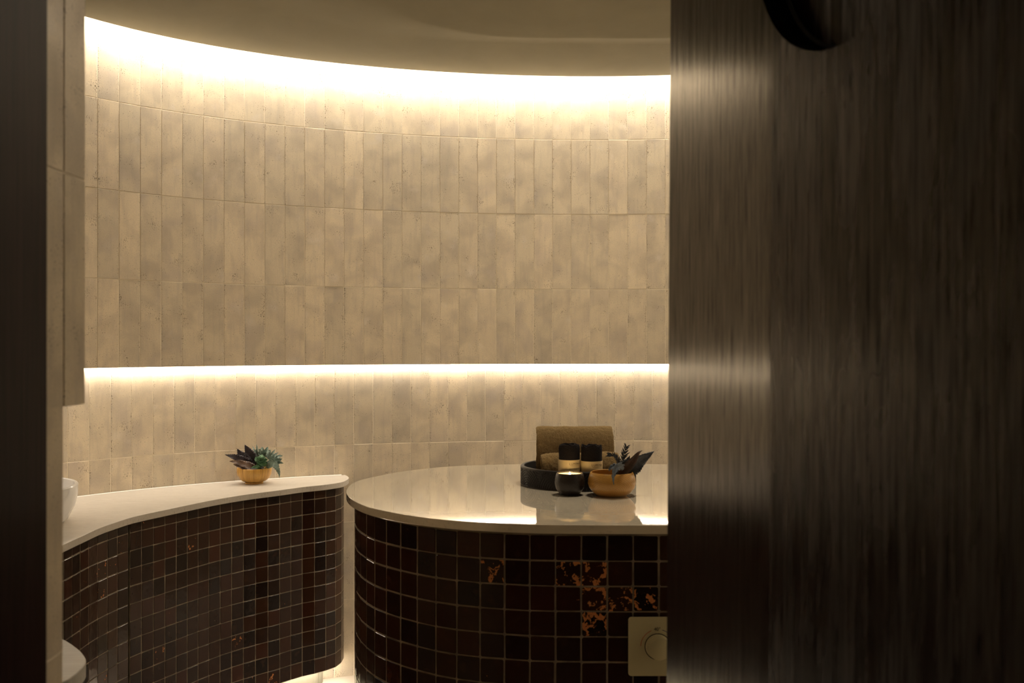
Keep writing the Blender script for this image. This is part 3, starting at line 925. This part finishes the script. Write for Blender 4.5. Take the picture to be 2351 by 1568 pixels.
# pouch rolls with paper labels, standing in front of the towels
def wrap(bm, R_, a0):
    for v_ in bm.verts:
        x, y, z = v_.co; th = a0 + x / R_
        v_.co = (sin(th) * (R_ + z), -cos(th) * (R_ + z), y)
    return bm
def pouch(xp, ytop, ylab, Yc, label, seed, rz):
    sc = F / Yc; R_ = .0300
    e = empty('underwear_roll', ((xp - 1175.5) / sc, Yc, zb_ + .0095), label, 'clothing roll', 'black rolls with paper labels')
    ztop = EYE - (ytop - 789.6) / sc - e.location.z; zlab = EYE - (ylab - 789.6) / sc - e.location.z
    rd = random.Random(seed); n = 72
    bm = bmesh.new(); rings = []
    H = ztop
    zs = [0, .003] + [H * k_ / 14 for k_ in range(1, 14)] + [H]
    for zi, z in enumerate(zs):
        rw = []
        for i in range(n):
            th = 2 * pi * i / n
            top = mnoise.noise(Vector((cos(th) * 1.6 + seed, sin(th) * 1.6, 0))) * .006 + mnoise.noise(Vector((cos(th) * 9, sin(th) * 9, seed))) * .0018
            r = R_ * (1 - .06 * (zi == 0)) - .0012 + mnoise.noise(Vector((th * 2, z * 60, seed))) * .0012
            if zi == len(zs) - 1: r *= .955
            rw.append(bm.verts.new((r * cos(th), r * sin(th), z + top * (z / H) ** 3)))
        rings.append(rw)
    for a_, b_ in zip(rings, rings[1:]):
        for i in range(n):
            j = (i + 1) % n; bm.faces.new((a_[i], a_[j], b_[j], b_[i]))
    # spiral folds sinking into the top
    pr = rings[-1]
    for q, (f_, dz) in enumerate(((.84, -.0005), (.80, -.006), (.62, -.006), (.58, -.001), (.44, -.001), (.40, -.007), (.2, -.005))):
        cur = []
        for i in range(n):
            th = 2 * pi * i / n
            top = mnoise.noise(Vector((cos(th) * 1.6 * f_ + seed, sin(th) * 1.6 * f_, q * .4))) * .006
            cur.append(bm.verts.new((R_ * f_ * cos(th), R_ * f_ * sin(th), H + dz + top)))
        for i in range(n):
            j = (i + 1) % n; bm.faces.new((pr[i], pr[j], cur[j], cur[i]))
        pr = cur
    bm.faces.new(pr); bm.faces.new(rings[0][::-1])
    obj('cloth_roll', bm, M['blackcloth'], e, smooth=True)
    bm = lathe([(R_ - .0006, .001), (R_ + .0004, .001), (R_ + .0004, zlab), (R_ - .0006, zlab)], 96)
    lb = obj('paper_label', bm, M['kraft'], e, smooth=True)
    def put(txt, size, x, z, sp=1.0):
        b_ = text_bm(txt, size, .0001, sp)
        bmesh.ops.subdivide_edges(b_, edges=[q for q in b_.edges if q.calc_length() > .004], cuts=3)
        for v_ in b_.verts: v_.co.x += x; v_.co.y += z
        obj('lettering', wrap(b_, R_ + .0006, 0), M['ink'], lb)
    put('LUMINA', .0082, .0155, zlab - .0100, 1.25)
    put("MEN'S UNDERWEAR", .0038, .0150, zlab - .0236, 1.05)
    def line(w, h, x, z):
        b_ = bmesh.new(); n_ = 16; pr_ = None
        for i in range(n_ + 1):
            xx = x - w / 2 + w * i / n_; cur = (b_.verts.new((xx, z - h / 2, .0001)), b_.verts.new((xx, z + h / 2, .0001)))
            if pr_: b_.faces.new((pr_[0], pr_[1], cur[1], cur[0]))
            pr_ = cur
        obj('rule_line', wrap(b_, R_ + .0006, 0), M['ink'], lb)
    line(.0300, .0006, .0155, zlab - .0150)
    e.rotation_euler.z = rz
    return e
pouch(1307, 1019.5, 1054, 2.737, 'left black fabric roll with kraft paper label in the tray, before the towels', 3, 0)
pouch(1358, 1022.5, 1057, 2.736, 'right black fabric roll with kraft paper label, directly behind the ringed wooden bowl', 8, 0)

# candle
YC = 2.640; sc = F / YC
cd = empty('candle', ((1308 - 1175.5) / sc, YC, zb_), 'lit candle in a black hammered round holder, left of the ringed wooden bowl', 'candle')
prof = [(0, 0), (.020, 0), (.0235, .0012), (.030, .0075), (.037, .018), (.0402, .030), (.0395, .042), (.0370, .052), (.0350, .0575), (.0343, .0588), (.0333, .0585), (.0335, .054), (.0350, .0485), (0.0, .0485)]
bm = lathe(prof, 128)
for v_ in bm.verts:
    if v_.co.z < .055 and hypot(v_.co.x, v_.co.y) > .026:
        k_ = 1 + mnoise.noise(v_.co * 260) * .012; v_.co.x *= k_; v_.co.y *= k_
obj('holder', bm, M['hammer'], cd, smooth=True)
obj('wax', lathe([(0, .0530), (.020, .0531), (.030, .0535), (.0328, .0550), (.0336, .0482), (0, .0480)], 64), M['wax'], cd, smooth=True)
fl = [(0, .0535), (.0016, .0540), (.0022, .0553), (.0018, .0572), (.0008, .0590), (0, .0600)]
obj('flame', lathe(fl, 24), emit('flame_glow', (1.0, .70, .34), 500.0), cd, smooth=True)
obj('wick', lathe([(0, .0495), (.0006, .0495), (.0006, .0540), (0, .0540)], 8), M['ink'], cd)

# ringed wooden bowl
YB = 2.628; sc = F / YB
b1 = lathe([(0, 0), (.034, 0), (.0385, .0012), (.050, .0095), (.0595, .021), (.0632, .033), (.0622, .045), (.0590, .055), (.0565, .0605), (.0550, .0625), (.0530, .0618),
            (.0545, .056), (.0570, .045), (.0560, .030), (.046, .014), (.03, .008), (0, .007)], 96)
B1 = obj('wooden_bowl', b1, M['bowlr'], smooth=True, loc=((1404.5 - 1175.5) / sc, YB, zb_))
tag(B1, 'round wooden bowl with ringed grain holding dark blue leaves, in front of the tray', 'bowl')
B1.data.name = 'wooden_bowl'
# striped bowl on the vanity
YS = 3.655; sc2 = F / YS
b2 = lathe([(0, 0), (.0310, 0), (.0325, .0008), (.0325, .005), (.0305, .0066), (.042, .0105), (.0535, .0195), (.0605, .033), (.0626, .048), (.0620, .0575), (.0608, .0585), (.0592, .0575),
            (.0590, .050), (.0560, .036), (.048, .023), (.034, .013), (0, .009)], 96)
B2 = obj('wooden_bowl', b2, M['bowls'], smooth=True, loc=((584 - 1175.5) / sc2, YS, EYE + zv))
tag(B2, 'golden wooden bowl with vertical stripes holding leaves, on the curved vanity worktop', 'bowl')

# ------------------------------------------------------------------ leaves
def leaf(name, pts, width, mat, label, side=(0, -1, 0), teeth=9, tooth=.25, prof=None, cup=.25, loc=(0, 0, 0), twist=0.0, seed=0, group=None, lobes=None, th=.0004):
    """single blade along the 3-D polyline pts; returns a solid thin mesh object"""
    rd = random.Random(seed)
    mid = catmull(pts, 10); n = len(mid)
    bm = bmesh.new(); uvl = bm.loops.layers.uv.new('UVMap')
    mid = [Vector(p) for p in mid]
    K = 90
    S = [0]
    for a_, b_ in zip(mid, mid[1:]): S.append(S[-1] + (b_ - a_).length)
    def at(t):
        s_ = t * S[-1]; i = 0
        while i < len(S) - 2 and S[i + 1] < s_: i += 1
        f_ = (s_ - S[i]) / max(1e-9, S[i + 1] - S[i]); return mid[i].lerp(mid[i + 1], f_)
    prof = prof or (lambda t: (sin(pi * min(1, t ** .75)) ** .8))
    rowsv = []
    for i in range(K + 1):
        t = i / K; p = at(t); tg = (at(min(1, t + .02)) - at(max(0, t - .02))).normalized()
        sd = Vector(side).normalized(); sd = (sd - tg * sd.dot(tg)).normalized()
        sd = Matrix.Rotation(twist * t, 3, tg) @ sd
        wv = tg.cross(sd).normalized()
        r_ = []
        for q, u_ in enumerate((-1, -.66, -.33, 0, .33, .66, 1)):
            ph = rd.random() * .0
            saw = ((t * teeth + (.37 if u_ < 0 else 0)) % 1)
            w = width * prof(t) * (1 - tooth * saw * (abs(u_) > .8) - tooth * .3 * saw * (abs(u_) < .8))
            if lobes: w *= lobes(t, u_)
            w = max(w, .0005)
            wv2 = mnoise.noise(Vector((t * 6, u_ * 1.5, seed * 3.1))) * width * .35 * abs(u_)
            v_ = p + wv * (u_ * w) + sd * (abs(u_) * w * cup + wv2) + tg * (abs(u_) * w * .35 * tooth * saw * 3 * (abs(u_) > .8))
            r_.append(bm.verts.new(v_))
        rowsv.append(r_)
    for i in range(K):
        for q in range(6):
            f = bm.faces.new((rowsv[i][q], rowsv[i][q + 1], rowsv[i + 1][q + 1], rowsv[i + 1][q]))
            for lp, (aa, bb) in zip(f.loops, ((i, q), (i, q + 1), (i + 1, q + 1), (i + 1, q))): lp[uvl].uv = (aa / K, bb / 6)
    return bm
def leafobj(name, bms, mat, loc, label, group):
    bm = bms[0]
    for b_ in bms[1:]:
        me = bpy.data.meshes.new('x'); b_.to_mesh(me); bm.from_mesh(me); bpy.data.meshes.remove(me); b_.free()
    me = bpy.data.meshes.new(name); bm.to_mesh(me); bm.free(); me.materials.append(mat)
    for p_ in me.polygons: p_.use_smooth = True
    o = link(name, me, None, loc)
    sm = o.modifiers.new('t', 'SOLIDIFY'); sm.thickness = .0005; sm.offset = 0
    return tag(o, label, 'leaf', group)
def P3(sc_, x0, y0, base):
    """helper: offset in metres in the bowl's own frame for a point seen at pixel (x,y), d behind the bowl's centre"""
    def f(x, y, d=0.0):
        Yd = (F / sc_) + d
        return ((x - 1175.5) / F * Yd - base[0], d, EYE - (y - 789.6) / F * Yd - base[2])
    return f
# left bowl -----------------------------------------------------------
b = B2.location; q = P3(sc2, 0, 0, b); G1 = 'leaves in the striped bowl'
narrow = lambda t: sin(pi * t ** .62) ** .9 if t < 1 else 0
star = lambda t, u: 1 + .35 * math.exp(-((t - .45) / .06) ** 2) + .25 * math.exp(-((t - .68) / .05) ** 2)
leafobj('leaf', [leaf('l', [q(592, 1082, .0), q(580, 1062, -.005), q(572, 1040, -.01), q(562, 1021, -.012)], .030, None, '', (.25, -1, .1), 17, .42, narrow, .25, seed=1)],
        M['leaf_plum'], b, 'dark plum leaf pointing straight up at the back of the striped bowl', G1)
leafobj('leaf', [leaf('l', [q(590, 1078, .0), q(566, 1062, -.02), q(540, 1050, -.025), q(517, 1044, -.02)], .020, None, '', (0, -1, .25), 18, .45, narrow, .2, seed=2),
                 leaf('l', [q(575, 1070, -.01), q(560, 1052, -.015), q(551, 1040, -.015), q(545, 1030, -.015)], .023, None, '', (.1, -1, .1), 13, .45, narrow, .2, seed=7)],
        M['leaf_plum'], b, 'dark plum lobed leaf reaching furthest left from the striped bowl', G1)
leafobj('leaf', [leaf('l', [q(592, 1080, -.02), q(572, 1070, -.04), q(548, 1062, -.045), q(527, 1059, -.04)], .017, None, '', (0, -1, .6), 16, .3, narrow, .15, seed=3),
                 leaf('l', [q(575, 1079, -.03), q(560, 1073, -.047), q(545, 1069, -.05), q(536, 1066, -.05)], .011, None, '', (0, -1, .6), 9, .3, narrow, .15, seed=4)],
        M['leaf_rust'], b, 'rust brown leaf low over the left rim of the striped bowl', G1)
def ruffle(cx_, cy_, d_, R0, n_, seed):
    rd = random.Random(seed); L_ = []
    for i in range(n_):
        a_ = 2 * pi * i / n_ + rd.random() * .6; r = R0 * (.55 + .5 * rd.random())
        cxx, _, czz = q(cx_, cy_, d_)
        tip = (cxx + cos(a_) * r, d_ - .012 * rd.random() - .004, czz + sin(a_) * r * .85)
        m_ = (cxx + cos(a_) * r * .5, d_ - .016, czz + sin(a_) * r * .45)
        L_.append(leaf('l', [(cxx, d_, czz), m_, tip], R0 * .42, None, '', (cos(a_) * .5, -1, sin(a_) * .5), 6, .5, None, .5, seed=seed + i))
    return L_
leafobj('leaf', ruffle(602, 1058, -.022, .028, 17, 5), M['leaf_green'], b, 'bright green ruffled leaf in the middle of the striped bowl', G1)
def sprig(stem, n_, ln, w, mat_, seed, sd=(0, -1, 0), taper=.6):
    rd = random.Random(seed); L_ = []
    mid = [Vector(p_) for p_ in catmull(stem, 8)]
    L_.append(leaf('l', stem, .0012, None, '', sd, 1, 0, lambda t: 1 - .6 * t, .3, seed=seed))
    for i in range(n_):
        t = .22 + .78 * i / (n_ - 1); k_ = min(len(mid) - 2, int(t * (len(mid) - 1)))
        p_ = mid[k_]; tg = (mid[min(k_ + 1, len(mid) - 1)] - mid[max(0, k_ - 1)]).normalized()
        for sg_ in (-1, 1):
            wv = tg.cross(Vector(sd)).normalized() * sg_
            l_ = ln * (1 - taper * abs(t - .5)) * (.8 + .4 * rd.random())
            dr = (wv * rd.uniform(.5, .9) + tg * 1.0 + Vector((0, rd.uniform(-.6, .3), 0))).normalized()
            tip = p_ + dr * l_; m_ = p_ + dr * l_ * .5 + tg * l_ * .06
            L_.append(leaf('l', [tuple(p_), tuple(m_), tuple(tip)], w, None, '', sd, 3, .35, None, .35, seed=seed * 7 + i))
    return L_
def palm(stem, tip, n_, L, w, seed, spread=150, tooth=.45):
    rd = random.Random(seed); c = Vector(stem[-1]); t_ = Vector(tip); dr = (t_ - c).normalized()
    L_ = [leaf('l', stem, .0016, None, '', (0, -1, 0), 1, 0, lambda t: 1 - .4 * t, .3, seed=seed)]
    for i in range(n_):
        a_ = radians(spread * (i / (n_ - 1) - .5)); k_ = cos(a_ * .62) * (.85 + .25 * rd.random())
        d_ = Matrix.Rotation(a_, 3, 'Y') @ dr; d_.y += rd.uniform(-.35, .2)
        e_ = c + d_.normalized() * L * k_; m_ = c.lerp(e_, .5) + Vector((0, -.004, .002))
        L_.append(leaf('l', [tuple(c), tuple(m_), tuple(e_)], w * (.8 + .4 * rd.random()), None, '', (rd.uniform(-.4, .4), -1, rd.uniform(-.2, .4)), 5, tooth, lambda t: sin(pi * min(1, t ** .9)) ** .7 if t < 1 else 0, .4, seed=seed + i))
    return L_
leafobj('leaf', palm([q(600, 1078, .01), q(603, 1062, .012), q(608, 1048, .012)], q(616, 1020, .01), 7, .043, .0072, 11), M['leaf_teal'], b,
        'blue green lobed leaf rising behind the ruffled leaf', G1)
leafobj('leaf', palm([q(592, 1074, .015), q(593, 1060, .018), q(594, 1050, .02)], q(592, 1018, .02), 7, .048, .0062, 12), M['leaf_grey'], b,
        'pale grey green lobed leaf upright at the back centre of the striped bowl', G1)
leafobj('leaf', palm([q(604, 1078, .0), q(612, 1064, -.005), q(618, 1056, -.01)], q(644, 1036, -.01), 7, .050, .0075, 13, 120), M['leaf_grey'], b,
        'pale silver green leaf leaning to the upper right', G1)
leafobj('leaf', palm([q(606, 1078, -.01), q(618, 1066, -.022), q(626, 1060, -.03)], q(652, 1052, -.03), 7, .042, .0078, 14), M['leaf_teal'], b,
        'teal lobed leaf spreading over the right rim of the striped bowl', G1)
leafobj('leaf', [leaf('l', [q(612, 1074, -.02), q(626, 1062, -.045), q(636, 1072, -.060), q(641, 1086, -.062), q(642, 1097, -.060)], .0165, None, '', (-.3, -1, 0), 11, .5, narrow, .3, seed=15),],
        M['leaf_teal'], b, 'teal serrated leaf hanging down outside the right of the striped bowl', G1)
leafobj('leaf', [leaf('l', [q(600, 1080, -.03), q(592, 1073, -.052), q(584, 1072, -.060), q(576, 1075, -.062)], .008, None, '', (0, -1, .3), 8, .4, None, .2, seed=16)],
        M['leaf_green'], b, 'small dark green leaf tip lying on the front rim of the striped bowl', G1)
leafobj('leaf', [leaf('l', [q(566, 1080, -.030), q(578, 1076, -.040), q(598, 1075, -.038), q(606, 1078, -.022)], .012, None, '', (0, -.5, 1), 12, .3, None, .2, seed=31),
                 leaf('l', [q(562, 1080, .0), q(575, 1073, .0), q(595, 1072, .005), q(607, 1078, .005)], .018, None, '', (0, -.6, 1), 12, .3, None, .2, seed=32)],
        M['leaf_plum'], b, 'dark plum leaf lying flat across the mouth of the striped bowl', G1)
# right bowl ----------------------------------------------------------
b = B1.location; sc1 = F / YB; q = P3(sc1, 0, 0, b); G2 = 'leaves in the ringed bowl'
leafobj('leaf', [leaf('l', [q(1425, 1095, .015), q(1450, 1076, .01), q(1472, 1056, .0), q(1490, 1044, -.005), q(1502, 1036, -.005)], .0215, None, '', (.1, -1, .1), 19, .25, narrow, .25, seed=21)],
        M['leaf_navy'], b, 'broad dark slate leaf pointing to the upper right out of the ringed bowl', G2)
leafobj('leaf', [leaf('l', [q(1420, 1098, -.01), q(1437, 1078, -.018), q(1455, 1056, -.022), q(1466, 1040, -.022), q(1475, 1034, -.02)], .0125, None, '', (-.3, -1, .1), 2, .05, narrow, .35, seed=22)],
        M['leaf_brown'], b, 'smooth brown leaf with hooked tip rising from the middle of the ringed bowl', G2)
leafobj('leaf', [leaf('l', [q(1410, 1098, .005), q(1428, 1078, .0), q(1438, 1062, .0), q(1446, 1046, .0)], .018, None, '', (-.1, -1, .1), 9, .5, narrow, .25, seed=23)],
        M['leaf_navy'], b, 'dark jagged leaf behind the smooth brown leaf in the ringed bowl', G2)
leafobj('leaf', sprig([q(1425, 1082, .01), q(1428, 1062, .01), q(1433, 1045, .01), q(1438, 1026, .01)], 12, .0165, .0018, None, 24, taper=.3), M['leaf_navy'], b,
        'thin feathery dark blue sprig standing tallest in the ringed bowl', G2)
leafobj('leaf', sprig([q(1424, 1078, -.005), q(1420, 1060, -.005), q(1412, 1047, -.005), q(1398, 1044, -.005)], 10, .013, .0020, None, 25, taper=.3), M['leaf_navy'], b,
        'feathery dark blue sprig bending to the left of the tallest sprig', G2)
leafobj('leaf', [leaf('l', [q(1432, 1078, -.035), q(1424, 1070, -.055), q(1413, 1076, -.066), q(1408, 1092, -.072), q(1409, 1113, -.074)], .0110, None, '', (.2, -1, .1), 7, .55, narrow, .3, seed=26),
                 leaf('l', [q(1424, 1072, -.055), q(1412, 1070, -.06), q(1402, 1074, -.064), q(1398, 1082, -.066)], .008, None, '', (0, -1, .3), 5, .5, None, .3, seed=27)],
        M['leaf_slate'], b, 'light slate blue leaf drooping over the front rim of the ringed bowl', G2)

# ------------------------------------------------------------------ light and camera
lz = zC - .031
def fill_lamp(x, y, r, en, label):
    o = obj('fill_lamp', lathe([(0, -.004), (r, -.004), (r + .012, -.006), (r + .02, -.004), (r + .022, .003)], 64), M['ceramic'], smooth=True, loc=(x, y, lz))
    tag(o, label, 'fill lamp')
    la = bpy.data.lights.new('fill_glow', 'AREA'); la.shape = 'DISK'; la.size = 2 * r; la.energy = en; la.color = (1.0, .84, .62)
    lo = bpy.data.objects.new('fill_glow', la); C.objects.link(lo); lo.parent = o; lo.location = (0, 0, -.012)
fill_lamp(.40, 2.70, .13, 13.0, 'added unseen round fill lamp above the far edge of the stone bench')  # added fill light, out of view, to brighten the back wall
fill_lamp(-.35, 2.0,  .13, 1.1, 'added unseen round fill lamp between the vanity and the door, left of the bench')  # weak fill added out of view for the edges facing the camera
wd = bpy.data.worlds.new('dim'); bpy.context.scene.world = wd; wd.use_nodes = True
wd.node_tree.nodes['Background'].inputs[0].default_value = (.9, .75, .65, 1)
wd.node_tree.nodes['Background'].inputs[1].default_value = .006
cam = bpy.data.cameras.new('camera'); co = bpy.data.objects.new('camera', cam); C.objects.link(co)
cam.sensor_width = 36; cam.lens = 36 * F / 2351; cam.clip_start = .02
co.location = (0, 0, EYE); co.rotation_euler = (pi / 2 + PITCH, 0, 0)
cam.dof.use_dof = True; cam.dof.focus_distance = 3.25; cam.dof.aperture_fstop = 5.6
sc_ = bpy.context.scene; sc_.camera = co
sc_.view_settings.view_transform = 'Standard'; sc_.view_settings.look = 'None'
sc_.view_settings.exposure = 0.0; sc_.view_settings.gamma = 1.0
sc_.view_settings.use_curve_mapping = False
try:
    sc_.cycles.max_bounces = 10; sc_.cycles.diffuse_bounces = 6; sc_.cycles.glossy_bounces = 5
    sc_.cycles.use_denoising = True; sc_.cycles.use_adaptive_sampling = True; sc_.cycles.adaptive_threshold = .025; sc_.cycles.sample_clamp_indirect = 6
except Exception: pass
